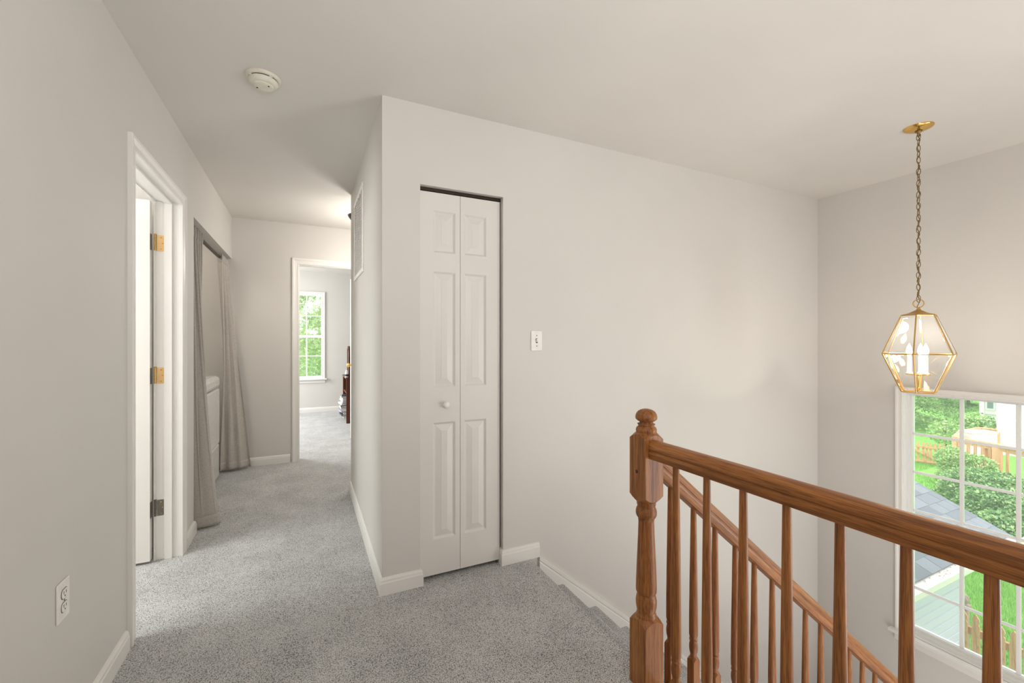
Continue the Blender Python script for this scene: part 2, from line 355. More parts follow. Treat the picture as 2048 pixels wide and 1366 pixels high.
# bifold closet door, two narrow leaves
bf = thing('door_1', 'narrow white bifold closet door with raised panels and a round knob', 'door', (.522, 2.19, 0), kind='structure')
mp = lambda p, q, t: (p-.522, 0-t, q)
rows = [(.205, .812), (.997, 1.60), (1.701, 1.918)]
for (x0, x1, c) in ((.5255, .7425, (.596, .716)), (.7445, .9735, (.766, .893))):
    lf = leaf_slab(x0, x1, .022, 2.012, [c], rows, .03, mp).build('door_leaf', M['door'], bf)
    for z0, z1 in rows:
        panel_ring(MB(), c[0], c[1], z0, z1, RISE, mp).build('raised_panel', M['door'], lf)
kb = MB(); kb.lathe([(.0, .032), (.010, .0315), (.0165, .026), (.0185, .019), (.016, .011), (.009, .006), (.008, 0)], seg=20, fn=lambda x, y, z: (x, -z, y))
kb.build('knob', M['plastic'], bf, (.662-.522, 0, .9046))
MB().box(.004, .458, .004, .03, 2.018, 2.034).build('track', M['bronze'], bf)
MB().lathe([(.004, 0), (.004, .02)], (.44, .015, .002)).build('pivot_pin', M['nickel'], bf)
# closet inside (dark)
S(MB().box(.455, 1.12, 2.9, 2.98, 0, H).box(1.12, 1.2, 2.285, 2.98, 0, H), 'wall_linen', M['wall'], 'walls inside the narrow linen closet', 'wall')
# bathroom door, open into the room
bd = thing('door_2', 'white panelled door standing open into the bathroom on brass hinges', 'door', (-.7815, 3.018, 0), kind='structure')
mp2 = lambda p, q, t: (-p, -t, q)
cols = [(.11, .33), (.43, .65)]; rows2 = [(.22, .80), (.98, 1.58), (1.68, 1.90)]
sl = leaf_slab(0, .76, .015, 2.02, cols, rows2, .035, mp2).build('door_slab', M['door'], bd)
for cc in cols:
    for z0, z1 in rows2: panel_ring(MB(), cc[0], cc[1], z0, z1, RISE, mp2).build('raised_panel', M['door'], sl)
def hinge(z, mat, lab):
    lf = MB(); w, h = .033, .045       # jamb leaf, rounded outer corners
    pts = [(0, -h), (w-.008, -h)]+[(w-.008+.008*math.sin(a), -h+.008-.008*math.cos(a)) for a in (.5, 1.1, 1.57)]
    pts += [(w-.008+.008*math.cos(a), h-.008+.008*math.sin(a)) for a in (0, .5, 1.1, 1.57)]+[(0, h)]
    lf.loft([[(.0225+p, .0415, q) for p, q in pts], [(.0225+p, .0395, q) for p, q in pts]])
    o = lf.build('hinge', mat, bd, (0, 0, z)); o['label'] = lab
    MB().box(-.001, .001, .002, .033, -h, h).build('hinge_leaf', M['nickel'], o)
    br = MB()
    for k in range(5): br.lathe([(.0055, -h+.018*k+.0005), (.0055, -h+.018*(k+1)-.0005)], (.0145, .037, 0), 10)
    br.lathe([(.004, h), (.0065, h+.001), (.0065, h+.004), (.003, h+.006)], (.0145, .037, 0), 10)
    br.build('knuckle', M['antique_brass'] if mat != M['nickel'] else M['nickel'], o)
    sw = MB()
    for p, q in ((.040, -.032), (.047, 0), (.040, .032)):
        sw.lathe([(.0036, 0), (.0036, .0012), (.001, .0014)], seg=10, fn=lambda x, y, z, p=p, q=q: (p+x, .0395-z, q+y))
    sw.build('screw', M['antique_brass'], o)
hinge(1.793, M['hinge_brass'], 'upper brass hinge'); hinge(1.043, M['hinge_brass'], 'middle brass hinge'); hinge(.294, M['nickel'], 'lowest hinge, dull grey metal')
# bedroom door, open inwards
dd = thing('door_3', 'white bedroom door standing open with a brass knob', 'door', (.688, 5.06, 0), math.radians(-76), kind='structure')
mp3 = lambda p, q, t: (-p, -t, q)
leaf_slab(0, .755, .012, 2.02, cols, rows2, .035, mp3).build('door_slab', M['door'], dd)
k = MB(); k.lathe([(.03, 0), (.03, .006), (.012, .010), (.010, .03), (.024, .040), (.028, .052), (.022, .062), (0, .066)], seg=18, fn=lambda x, y, z: (-.69+x, -z, .935+y)); k.build('knob', M['brass'], dd)
dd.rotation_euler = (0, 0, math.radians(-76))
# ------------------------------------------------------------------ windows
def window(name, label, fr, y0, y1, z0, z1, gy0, gy1, gz0, gz1, cols, rows, tg, depth, mid, midh):
    """opening y0..y1, z0..z1; glass gy/gz; tg glass plane depth (negative t)"""
    r = thing(name, label, 'window', (0, 0, 0), kind='structure')
    P = lambda mb, nm, mat=M['vinyl'], par=r, **kw: mb.build(nm, mat, par, **kw)
    prof = [(0, 0), (0, .010), (.006, .013), (.012, .011), (.024, .012), (.034, .017), (.043, .017), (.045, .014), (.045, 0)]
    P(casing(fr, y0, y1, z0, z1, prof), 'casing', M['trim'])
    fr_ = MB(); d = depth
    for a, b, c, e in ((y0-.004, y0+.002, z0+.002, z1-.002), (y1-.002, y1+.004, z0+.002, z1-.002), (y0-.004, y1+.004, z1-.002, z1+.004), (y0-.004, y1+.004, z0-.004, z0+.002)): fr_.box(a, b, c, e, -d, 0, fr)
    P(fr_, 'frame')
    st = MB(); sy0, sy1 = y0+.006, y1-.006
    for a, b, c, e in ((y0, gy0, z0, z1), (gy1, y1, z0, z1), (gy0, gy1, gz1, z1), (gy0, gy1, z0, gz0)): st.box(a, b, c, e, tg-.02, tg+.022, fr)
    # glazing bead steps
    for a, b, c, e in ((y0, y0+.014, z0+.018, z1-.012), (y1-.014, y1, z0+.018, z1-.012), (y0, y1, z1-.012, z1), (y0, y1, z0, z0+.018)): st.box(a, b, c, e, tg+.018, tg+.048, fr)
    sh = P(st, 'sash')
    P(MB().box(gy0, gy1, mid-midh/2, mid+midh/2, tg-.03, tg+.03, fr), 'meeting_rail', M['vinyl'], bevel=.003) if midh else None
    mw = .010
    yy = [gy0+(gy1-gy0)*i/cols for i in range(1, cols)]
    for y in yy:
        for (c, e) in ((gz0, mid-midh/2), (mid+midh/2, gz1)):
            P(MB().box(y-mw, y+mw, c, e, tg-.012, tg+.010, fr), 'muntin', bevel=.003)
    for k in range(1, rows):
        z = gz0+(gz1-gz0)*k/rows
        if midh and abs(z-mid) < .05: continue
        P(MB().box(gy0, gy1, z-mw*.85, z+mw*.85, tg-.009, tg+.008, fr), 'muntin', bevel=.003)
    P(MB().box(gy0, gy1, gz0, gz1, tg-.002, tg+.001, fr), 'glass_pane', M['glass'])
    sb = MB().box(y0-.075, y1+.075, z0-.024, z0, 0, .045, fr).box(y0, y1, z0-.024, z0, -d+.03, .001, fr)
    P(sb, 'stool', M['trim'], bevel=.004)
    P(MB().box(y0-.05, y1+.05, z0-.078, z0-.024, 0, .012, fr), 'apron', M['trim'], bevel=.003)
    return r
FC = xface(3.917, -1)
window('window_1', 'tall white gridded foyer window looking onto roof and garden', FC, .765, 1.585, -.872, .862, .790, 1.560, -.836, .843, 3, 6, -.083, .15, .0035, 0)
window('window_2', 'white double-hung bedroom window with green foliage behind', FR, -.475, .255, .585, 2.045, -.449, .242, .625, 2.02, 3, 4, -.06, .15, 1.315, .045)
# ------------------------------------------------------------------ stairs
stp = thing('staircase', 'carpeted grey staircase descending along the long wall', 'stairs', (1.15, 1.12, 0), kind='structure')
RUN, RISEH = .237, .192
for i in range(1, 10):
    xa = .0+RUN*(i-1)-.03; xb = RUN*i-.009 if i < 9 else 2.767; z = -RISEH*i
    pr = [(xa, z-.03)]+[(xa, z)]+[(xb-.018+.018*math.sin(a), z-.018+.018*math.cos(a)) for a in (0, .4, .8, 1.2, 1.57, 2.0, 2.4)]
    if i < 9: pr += [(xb-.024, z-.05), (xb-.024, z-RISEH), (xa, z-RISEH)]
    else: pr += [(xb, z-.3), (xa, z-.3)]
    mb = MB(); mb.loft([[(x, 0, zz) for x, zz in pr], [(x, 1.04, zz) for x, zz in pr]])
    mb.build('stair_step', M['carpet'], stp)
nose = MB(); pr = [(-.03, -.001), (-.012, -.001)]+[(-.012+.02*math.sin(a), -.02+.02*math.cos(a)) for a in (.3, .7, 1.1, 1.57, 2.1)]+[(0, -.05), (0, -.19), (-.03, -.19)]
nose.loft([[(x, 0.0, zz) for x, zz in pr], [(x, 1.045, zz) for x, zz in pr]]); nose.build('landing_nosing', M['carpet'], stp)
st = MB(); sl_ = RISEH/RUN; pr = [(0, -.27), (2.05, -.27-2.05*sl_), (2.05, -.6-2.05*sl_), (0, -.6)]
st.loft([[(x, -.02, z) for x, z in pr], [(x, 0.02, z) for x, z in pr]]); st.build('stringer', M['trim'], stp)
# skirt board on the wall
sk = MB(); skx0, skx1 = 1.209, 3.6
top = lambda x: .004-.822*(x-1.209)
prof = [(0, 0), (.013, 0), (.013, -.022), (.009, -.030), (.014, -.036), (.014, -.30), (0, -.30)]
sk.loft([[(x, 2.165-t, top(x)+q) for t, q in prof] for x in (skx0, skx1)])
S(sk, 'trim_3', M['trim'], 'white skirt board sloping down beside the carpeted stairs', 'baseboard')
# ------------------------------------------------------------------ turned oak
def sq_ring(h, z, top, k=1.0, per=6):
    pts = []
    for sx in range(4):
        for j in range(per):
            a, b = -h+2*h*j/per, h
            x, y = [(a, -b), (b, a), (-a, b), (-b, -a)][sx]
            pts.append((x, y, z + top*k*(math.hypot(x, y)-h)))
    return pts
def circ_like(h, r, z, per=6):
    out = []
    for (x, y, _) in sq_ring(h, 0, 0, 1, per):
        d = math.hypot(x, y); out.append((x/d*r, y/d*r, z))
    return out
def square_block(mb, h, z0, z1, rin, k=1.0, bottom=True, topc=True):
    rings = []
    if bottom: rings += [circ_like(h, rin, z0-k*(h-rin)), sq_ring(h, z0, 1, k)]
    else: rings += [sq_ring(h, z0, 0)]
    if topc: rings += [sq_ring(h, z1, -1, k), circ_like(h, rin, z1+k*(h-rin))]
    else: rings += [sq_ring(h, z1, 0)]
    return mb.loft(rings)
nw = thing('newel_post', 'turned oak newel post with mushroom cap at the top of the stairs', 'newel post', (1.109, 1.19, 0))
square_block(MB(), .041, 0, .243, .035, 1, False, True).build('lower_block', M['wood_z'], nw)
square_block(MB(), .041, .668, .905, .034, 1, True, True).build('upper_block', M['wood_z'], nw)
tp = [(.035, .245), (.036, .252), (.0345, .258), (.031, .262), (.033, .270), (.0365, .288), (.037, .305), (.034, .320), (.030, .328), (.031, .331), (.034, .333), (.036, .338), (.0365, .350), (.036, .375), (.033, .45), (.029, .54), (.0275, .59), (.029, .603), (.033, .606), (.0365, .614), (.037, .624), (.035, .634), (.032, .640), (.031, .645), (.033, .650), (.034, .664)]
MB().lathe(tp, seg=28).build('turned_shaft', M['wood_z'], nw)
cp = [(.034, .908), (.0365, .914), (.0365, .922), (.033, .929), (.028, .932), (.028, .936), (.031, .938), (.031, .941), (.024, .943), (.0235, .948), (.031, .952), (.0375, .958), (.0385, .966), (.036, .976), (.030, .985), (.020, .991), (.009, .994), (0, .9945)]
MB().lathe(cp, seg=28).build('mushroom_cap', M['wood_z'], nw)
pg = MB().lathe([(.0, .0015), (.006, .001), (.0065, -.004)], seg=14, fn=lambda x, y, z: (-.041-z, x+.004, .772+y)); o = pg.build('bolt_plug', M['bronze'], nw); o['label'] = 'dark round bolt hole plug'
RP = [(.019, 0), (.024, .002), (.027, .010), (.0285, .020), (.0285, .027), (.0262, .030), (.0262, .032), (.0295, .035), (.0305, .042), (.0285, .051), (.023, .058), (.014, .0625), (.004, .064)]
RAILP = RP+[(-a, b) for a, b in RP[::-1]]
def baluster(base, zs, zt, k=1.0, parent=None):
    """square foot base..zs, turned from zs to zt"""
    mb = MB(); L = zt-zs
    square_block(mb, .0158*k, base, zs-.012, .0125*k, 1.5, False, True)
    o = [(.0125, -.008), (.0118, 0), (.0125, .005), (.0150, .014), (.0160, .028), (.0155, .040), (.0135, .050), (.0130, .053), (.0152, .055), (.0158, .058), (.0152, .061), (.0135, .063), (.0140, .067), (.0162, .075), (.0164, .10), (.0160, .16), (.0135, L*.6), (.0102, L), (.0100, L+.012)]
    mb.lathe([(r*k, z+zs) for r, z in o], seg=16)
    return mb
gr = thing('landing_balustrade', 'oak landing guardrail with turned balusters, nearest the camera', 'railing', (1.109, 1.19, 0))
rl = MB(); rl.loft([[(a, y, .824+b) for a, b in RAILP] for y in (-.041, -2.9)], smooth=False); rl.build('handrail', M['wood_y'], gr)
proto = None
for i in range(24):
    y = -.139-.1215*i+.0
    if y < -2.85: break
    if proto is None: o = proto = baluster(0, .118, .826).build('baluster', M['wood_z'], gr)
    else: o = proto.copy(); C.objects.link(o); o.parent = gr
    o.location = (0, y, 0)
    o.rotation_euler = (0, 0, PI/2*(i % 4))
stb = thing('stair_balustrade', 'oak handrail and turned balusters sloping down the stairs', 'railing', (1.15, 1.19, .0))
ang = math.atan(.822)
zr = lambda X: .772-.822*(X-1.228)      # top of rail
L0, L1 = 0.0, 2.9
r = MB().loft([[(x, a, b-.064) for a, b in RAILP] for x in (L0, L1)])
ro = r.build('handrail', M['wood_x'], stb, (0, 0, zr(1.15))); ro.rotation_euler = (0, ang, 0)
for i in range(18):
    X = 1.228+.1185*i
    tread = -RISEH*(int((X-1.141)/RUN)+1)
    zs = .130-.0974*i; zt = zr(X)-.078
    b_ = baluster(tread-zs, 0, zt-zs).build('baluster', M['wood_z'], stb, (X-1.15, 0, zs)); b_.rotation_euler = (0, 0, 0)
# ------------------------------------------------------------------ small fittings
# smoke detector
sd = thing('smoke_detector', 'round cream smoke detector on the hallway ceiling', 'smoke detector', (-.175, 2.258, H))
MB().lathe([(.072, 0), (.072, -.008), (.069, -.012), (.060, -.0125)], seg=36).build('base', M['cream'], sd)
MB().lathe([(.0585, -.0125), (.057, -.016), (.0575, -.0165)], seg=36).build('vent_slot', M['dark'], sd)
MB().lathe([(.060, -.0165), (.059, -.024), (.054, -.033), (.044, -.037), (.043, -.0365), (.0425, -.039), (.036, -.043), (.02, -.0435), (0, -.0435)], seg=36).build('cover', M['cream'], sd)
for k in range(4):
    a = .6+k*PI/2
    MB().box(.0575*math.cos(a)-.006, .0575*math.cos(a)+.006, .0575*math.sin(a)-.006, .0575*math.sin(a)+.006, -.0175, -.012).build('cover_clip', M['cream'], sd)
MB().lathe([(.004, -.0435), (.004, -.0445)], (-.026, .014, 0), 10).build('test_hole', M['dark'], sd)
MB().lathe([(.004, -.0435), (.004, -.0445)], (.022, -.018, 0), 10).build('test_hole', M['dark'], sd)
# light switch
sw = thing('light_switch', 'white toggle light switch on the long wall beside the narrow closet door', 'light switch', (1.193, 2.165, 1.24))
MB().box(-.0355, .0355, -.006, 0, -.0575, .0575).build('plate', M['plastic'], sw, bevel=.004)
MB().box(-.006, .006, -.0066, -.0055, -.013, .013).build('slot', M['dark'], sw)
tg = MB(); tg.loft([[(-.0045, -.004, -.010), (.0045, -.004, -.010), (.0045, -.004, .008), (-.0045, -.004, .008)], [(-.004, -.017, .001), (.004, -.017, .001), (.004, -.015, .011), (-.004, -.015, .011)]]); tg.build('toggle', M['plastic'], sw)
for z in (-.030, .030): MB().lathe([(.0032, 0), (.0032, .0072), (.002, .0078)], seg=10, fn=lambda x, y, zz, z=z: (x, -zz, y+z)).build('screw', M['nickel'], sw)
# outlet on the left wall
ol = thing('wall_outlet', 'white duplex wall outlet low on the hallway wall near the camera', 'outlet', (-.65, 1.716, .475))
MB().box(0, .006, -.035, .035, -.0575, .0575).build('plate', M['plastic'], ol, bevel=.004)
for zc in (.0195, -.0195):
    pts = []
    for i in range(24):
        a = 2*PI*i/24; y, z = .0172*math.cos(a), .0172*math.sin(a); pts.append((y, max(-.0135, min(.0135, z))))
    f = MB().loft([[(.004, y, z) for y, z in pts], [(.0078, y*.97, z*.97) for y, z in pts]]).build('receptacle', M['plastic'], ol, (0, 0, zc))
    rim = MB().tube([(.0060, y*1.04, z*1.06) for y, z in pts], .0009, 6, True).build('rim_gap', M['bronze'], f)
    q = MB().box(.0076, .0082, -.0075, -.0055, -.001, .008).box(.0076, .0082, .0055, .0075, -.001, .007); q.lathe([(.0024, .0076), (.0024, .0082)], seg=10, fn=lambda x, y, z: (z, x, y-.007)); q.build('slot', M['dark'], f)
MB().lathe([(.003, .006), (.003, .0068), (.001, .0072)], seg=10, fn=lambda x, y, z: (z, x, y)).build('screw', M['nickel'], ol)
# return air grille
ga = thing('air_grille', 'white return air grille high on the hallway wall corner', 'vent', (.335, 3.172, 1.975))
gy, gz = .268, .288
fm = MB()
for a, b, c, d in ((-gy, gy, gz-.028, gz), (-gy, gy, -gz, -gz+.028), (-gy, -gy+.028, -gz+.028, gz-.028), (gy-.028, gy, -gz+.028, gz-.028)): fm.box(-.010, 0, a, b, c, d)
fm.build('frame', M['plastic'], ga, bevel=.003)
MB().box(-.0015, -.0002, -gy+.02, gy-.02, -gz+.02, gz-.02).build('backing', M['bronze'], ga)
lv = MB(); lv.loft([[(-.0095, -gy+.026, -.0035), (-.0088, -gy+.026, -.0045), (-.002, -gy+.026, .0045), (-.0027, -gy+.026, .0055)], [(-.0095, gy-.026, -.0035), (-.0088, gy-.026, -.0045), (-.002, gy-.026, .0045), (-.0027, gy-.026, .0055)]])
lo = lv.build('louver', M['plastic'], ga)
NL = 30
for i in range(NL):
    z = -gz+.036+i*(2*gz-.072)/(NL-1)
    o = lo if i == 0 else lo.copy()
    if i: C.objects.link(o); o.parent = ga
    o.location = (0, 0, z)
bo = MB().box(-.0105, -.002, -.006, .006, -gz+.026, gz-.026).build('mullion', M['plastic'], ga)
for i in range(5):
    o = bo if i == 0 else bo.copy()
    if i: C.objects.link(o); o.parent = ga
    o.location = (0, -gy+.09*(i+1), 0)
# flush ceiling lamp in the alcove
fc = thing('ceiling_lamp', 'dark bronze flush ceiling lamp just past the hallway corner', 'ceiling lamp', (.495, 4.36, H))
MB().lathe([(.132, 0), (.134, -.006), (.128, -.02), (.105, -.048), (.098, -.058), (.094, -.058)], seg=36).build('pan', M['bronze'], fc)
MB().lathe([(.092, -.058), (.088, -.066), (.070, -.082), (.04, -.092), (0, -.095)], seg=28).build('glass_bowl', M['bowl'], fc)
lamp('alcove_glow', 'POINT', (.62, 4.25, 1.95), (0, 0, 0), 21, (1, .95, .89), shadow_soft_size=.1)
# ------------------------------------------------------------------ curtains, rod, washer
rd = thing('curtain_rod', 'dark bronze curtain rod across the laundry closet opening', 'curtain rod', (-.71, 4.15, 2.0))
MB().tube([(0, -.78, 0), (0, .79, 0)], .0125, 14).build('tube', M['bronze'], rd)
for y in (-.772, .782): MB().lathe([(.024, -.008), (.024, .008)], seg=18, fn=lambda x, yy, z, y=y: (x, y+z, yy)).build('end_bracket', M['bronze'], rd)
def sheet(fn, nu, nv, th=.003):
    mb = MB(); P = [[Vector(fn(i/nu, j/nv)) for i in range(nu+1)] for j in range(nv+1)]
    vs = [p for r in P for p in r]; fs = []
    for j in range(nv):
        for i in range(nu): a = j*(nu+1)+i; fs.append((a, a+1, a+nu+2, a+nu+1))
    mb.add(vs, fs, True); return mb
def lerp(a, b, t): return a+(b-a)*t
def poly(pts, s):
    x = s*(len(pts)-1); i = min(int(x), len(pts)-2); t = x-i; t = t*t*(3-2*t)*.35+t*.65
    return tuple(lerp(p, q, t) for p, q in zip(pts[i], pts[i+1]))
def curtain_obj(name, label, topf, botf, ztop, zbot, bulge, power):
    r = thing(name, label, 'curtain', (topf(.5)[0], topf(.5)[1], 0))
    ox, oy = r.location.x, r.location.y
    def fn(s, t):        # t = 0 top
        a = topf(s); b = botf(s); w = t**power
        bx, by = bulge(s, t)
        x = lerp(a[0], b[0], w)+bx; y = lerp(a[1], b[1], w)+by
        return (x-ox, y-oy, lerp(ztop, zbot(s), t))
    o = sheet(fn, 120, 60).build('cloth', M['curtain'], r)
    md = o.modifiers.new('th', 'SOLIDIFY'); md.thickness = .003
    # folded heading band over the rod and a stitched bottom hem
    def fh(s, t):
        p = fn(s, t*.035); return (p[0]+.005, p[1]-.002, p[2])
    o2 = sheet(fh, 120, 5).build('heading', M['curtain'], r)
    md = o2.modifiers.new('th', 'SOLIDIFY'); md.thickness = .004; md.offset = 1
    def fb(s, t):
        p = fn(s, 1-.035*(1-t)); return (p[0]+.003, p[1]-.003, p[2])
    o3 = sheet(fb, 120, 4).build('hem', M['curtain'], r)
    md = o3.modifiers.new('th', 'SOLIDIFY'); md.thickness = .002; md.offset = 1
    return r
topL = lambda s: (-.708+.026*math.sin(s*2*PI*5.5), 3.405+.42*s+.012*math.sin(s*2*PI*11))
botL = lambda s: (lambda p: (p[0]+.006*math.sin(s*40), p[1]))(poly([(-.70, 3.50), (-.652, 3.425), (-.60, 3.43), (-.53, 3.455), (-.535, 3.52), (-.60, 3.58), (-.66, 3.60), (-.70, 3.64)], s))
curtain_obj('curtain', 'grey linen curtain gathered at the door side of the laundry closet', topL, botL, 2.022, lambda s: .012,
            lambda s, t: (.012*math.sin(s*2*PI*5.5+t*2)*(1-t)*t*2, -.05*math.sin(PI*t)*s), 1.35)
topR = lambda s: (-.705+.024*math.sin(s*2*PI*3.5+1), 4.625+.295*s)
botR = lambda s: (lambda p: (p[0], p[1]+.015*math.sin(s*2*PI*2.5)))(poly([(-.72, 4.757), (-.66, 4.80), (-.60, 4.80), (-.55, 4.84), (-.485, 4.862)], s))
curtain_obj('curtain', 'grey linen curtain gathered in the far corner, its foot trailing into the hallway', topR, botR, 2.022, lambda s: .02+.012*(1-s),
            lambda s, t: (.014*math.sin(s*2*PI*3+t)*t*(1-t)*2, .10*math.sin(PI*t)**2*(1-s)*1.3-.02*math.sin(PI*t)*s), .8)
wa = thing('washing_machine', 'white top-loading washing machine between the laundry curtains', 'washing machine', (-1.04, 4.28, 0))
MB().box(-.34, .34, -.34, .34, .325, .815).build('body', M['enamel'], wa, bevel=.012)
MB().box(-.34, .337, -.338, .338, .03, .320).build('lower_panel', M['enamel'], wa, bevel=.012)
MB().box(-.34, .343, -.342, .342, .819, .925).build('top', M['enamel'], wa, bevel=.03)
MB().box(-.33, .30, -.32, .32, .31, .83).build('inner_shell', M['bronze'], wa)
MB().box(-.22, .24, -.24, .24, .922, .932).build('lid', M['enamel'], wa, bevel=.01)
MB().box(-.34, -.24, -.34, .34, .90, 1.06).build('console', M['enamel'], wa, bevel=.02)
for x in (-.28, .28):
    for y in (-.28, .28): MB().lathe([(.02, 0), (.02, .012), (.012, .014), (.012, .04)], (x, y, 0), 12).build('foot', M['dark'], wa)
# ------------------------------------------------------------------ pendant lantern
pl = thing('pendant_lantern', 'hexagonal brass and glass lantern hanging on a chain in the stairwell', 'pendant lamp', (3.104, 1.1885, H))
Zp = lambda z: z-H
MB().lathe([(.066, 0), (.066, -.003), (.062, -.008), (.045, -.016), (.024, -.021), (.012, -.022)], seg=36).build('canopy', M['brass'], pl)
MB().lathe([(.013, -.021), (.017, -.024), (.013, -.029), (.007, -.032), (.006, -.052)], seg=16).build('loop_holder', M['chain'], pl)
RM, RT, ROT = .165, .077, math.radians(14)
def hexp(R, z, k): a = ROT+PI/3*k; return Vector((R*math.cos(a), R*math.sin(a), Zp(z)))
ztp, zmd, zbt = 1.383, 1.166, .952
rg = MB().tube([(.0225*math.cos(a)*math.cos(1.937), .0225*math.cos(a)*math.sin(1.937), Zp(1.449)+.0225*math.sin(a)) for a in [2*PI*i/24 for i in range(24)]], .0028, 8, True); rg.build('ring', M['antique_brass'], pl)
# chain links alternate at right angles
lk = MB(); a_, b_ = .0085, .0195
lk.tube([(a_*math.cos(t), 0, b_*math.sin(t)) for t in [2*PI*i/18 for i in range(18)]], .0019, 6, True)
link0 = lk.build('chain_link', M['chain'], pl)
z0, z1 = 2.385, 1.476; NK = 29
for i in range(NK):
    o = link0 if i == 0 else link0.copy()
    if i: C.objects.link(o); o.parent = pl
    o.location = (0, 0, Zp(lerp(z0, z1, i/(NK-1)))); o.rotation_euler = (random.uniform(-.1, .1), random.uniform(-.12, .12), (i % 2)*PI/2+1.937-.35+random.uniform(-.25, .25))
MB().tube([(.006*math.sin(i*1.35)+.002*math.sin(i*.5), .006*math.cos(i*1.35), Zp(lerp(2.40, 1.43, i/60))) for i in range(61)], .0022, 6).build('cord', M['chain'], pl)
cap = MB(); rings = []
for R, z in ((RT, ztp), (RT+.003, ztp+.003), (RT*.6, ztp+.012), (RT*.3, ztp+.024), (.011, ztp+.030)): rings.append([tuple(hexp(R, z, k)) for k in range(6)])
cap.loft(rings); cap.lathe([(.011, Zp(1.410)), (.010, Zp(1.417)), (.006, Zp(1.420)), (.006, Zp(1.428))], seg=14); cap.build('roof_cap', M['antique_brass'], pl)
for k in range(6):
    for zA, RA, nm in ((ztp, RT, 'upper_frame_bar'), (zbt, RT, 'lower_frame_bar')):
        p, q = hexp(RM, zmd, k), hexp(RA, zA, k)
        MB().tube([p, q], .0034, 6).build(nm, M['antique_brass'], pl)
        p2, q2 = hexp(RM, zmd, k+1), hexp(RA, zA, k+1)
        cen = (p+q+p2+q2)/4; nrm = (p2-p).cross(q-p).normalized()
        if nrm.dot(Vector((cen.x, cen.y, 0))) < 0: nrm = -nrm
        quad = [p, p2, q2, q]
        inn = [v+(cen-v)*.14 for v in quad]
        g = MB(); outer = [v-nrm*.0004 for v in quad]; inner = [v+nrm*.0022 for v in inn]; back = [v-nrm*.0012 for v in quad]
        g.add(outer+inner, [(0, 1, 5, 4), (1, 2, 6, 5), (2, 3, 7, 6), (3, 0, 4, 7), (4, 5, 6, 7)])
        g.build('glass_pane', M['lantern_glass'], pl)
    for R, z in ((RM, zmd), (RT, ztp), (RT, zbt)):
        MB().tube([hexp(R, z, k), hexp(R, z, k+1)], .0034 if R == RM else .0026, 6).build('cross_bar', M['antique_brass'], pl)
MB().lathe([(.003, Zp(.955)), (.012, Zp(.958)), (.009, Zp(.966)), (.007, Zp(.99)), (.010, Zp(1.03)), (.008, Zp(1.04)), (.008, Zp(1.05))], seg=16).build('stem', M['brass'], pl)
MB().lathe([(.02, Zp(1.045)), (.052, Zp(1.049)), (.056, Zp(1.054)), (.054, Zp(1.055)), (0, Zp(1.054))], seg=32).build('candle_plate', M['brass'], pl)
spokes = MB()
for k in range(6): spokes.tube([hexp(RT, zbt+.002, k), (0, 0, Zp(zbt+.002))], .002, 6)
spokes.build('bottom_spider', M['antique_brass'], pl)
pg_ = lamp('lantern_glow', 'POINT', (3.104, 1.1885, 1.25), (0, 0, 0), 7.5, (1, .93, .82), shadow_soft_size=.04)
for k in range(3):
    a = math.radians(8+120*k); x, y = .040*math.cos(a), .040*math.sin(a)
    MB().lathe([(.015, Zp(1.055)), (.016, Zp(1.06)), (.0105, Zp(1.063)), (.0105, Zp(1.150)), (.009, Zp(1.152))], (x, y, 0), 16).build('candle_sleeve', M['plastic'], pl)
    MB().lathe([(.006, Zp(1.152)), (.0085, Zp(1.158)), (.0135, Zp(1.178)), (.0120, Zp(1.195)), (.006, Zp(1.212)), (.0015, Zp(1.224)), (0, Zp(1.226))], (x, y, 0), 14).build('candle_bulb', M['bulb'], pl)
# ------------------------------------------------------------------ bedroom things
bk = thing('bookcase', 'low red-brown wooden bookcase in the bedroom, half hidden by the hallway corner', 'bookcase', (.545, 6.86, 0))
for y in (0, .66): MB().box(0, .34, y, y+.028, 0, .665).build('side_panel', M['mahogany'], bk, bevel=.002)
MB().box(-.008, .35, -.006, .694, .665, .688).build('top_board', M['mahogany'], bk, bevel=.003)
for z in (.05, .43): MB().box(.012, .33, .028, .66, z, z+.02).build('shelf', M['mahogany'], bk)
MB().box(.325, .338, .028, .66, .03, .665).build('back_panel', M['mahogany'], bk)
for k in range(12):
    z = .0705+.028*k
    x = -.05+random.uniform(-.03, .02); w_ = .2
    mat = [M['paper'], M['ink'], M['paper'], M['lilac'], M['paper']][k % 5]
    y0 = .06+random.uniform(0, .03)
    b = thing('magazine', '%s magazine, %s from the bottom of the pile on the bookcase shelf' % (['white', 'dark', 'white', 'lilac', 'white'][k % 5], ['first', 'second', 'third', 'fourth', 'fifth', 'sixth', 'seventh', 'eighth', 'ninth', 'tenth', 'eleventh', 'twelfth'][k]), 'magazine', (.545+x, 6.86+y0, z), random.uniform(-.12, .12), group='magazines piled on the bookcase shelf')
    MB().box(0, w_, 0, .28, 0, .004).box(0, w_, 0, .28, .021, .025).box(-.001, .004, 0, .28, 0, .025).build('cover', mat, b)
    MB().box(.004, w_-.004, .004, .276, .004, .021).build('pages', M['paper'], b)
mr = thing('table_mirror', 'arched red-brown wooden mirror standing on the bookcase', 'mirror', (.577, 7.02, .688))
pts = [(-.13, 0), (.13, 0), (.13, .38)]+[(.13*math.cos(a), .38+.09*math.sin(a)) for a in [PI*i/10 for i in range(1, 10)]]+[(-.13, .38)]
inn = [(x*.76, .03+z*.87) for x, z in pts]
o = MB(); n = len(pts)
F = [(0, p, q) for p, q in pts]; Bk = [(.05, p, q) for p, q in pts]; Fi = [(0, p, q) for p, q in inn]; Bi = [(.05, p, q) for p, q in inn]
fs = []
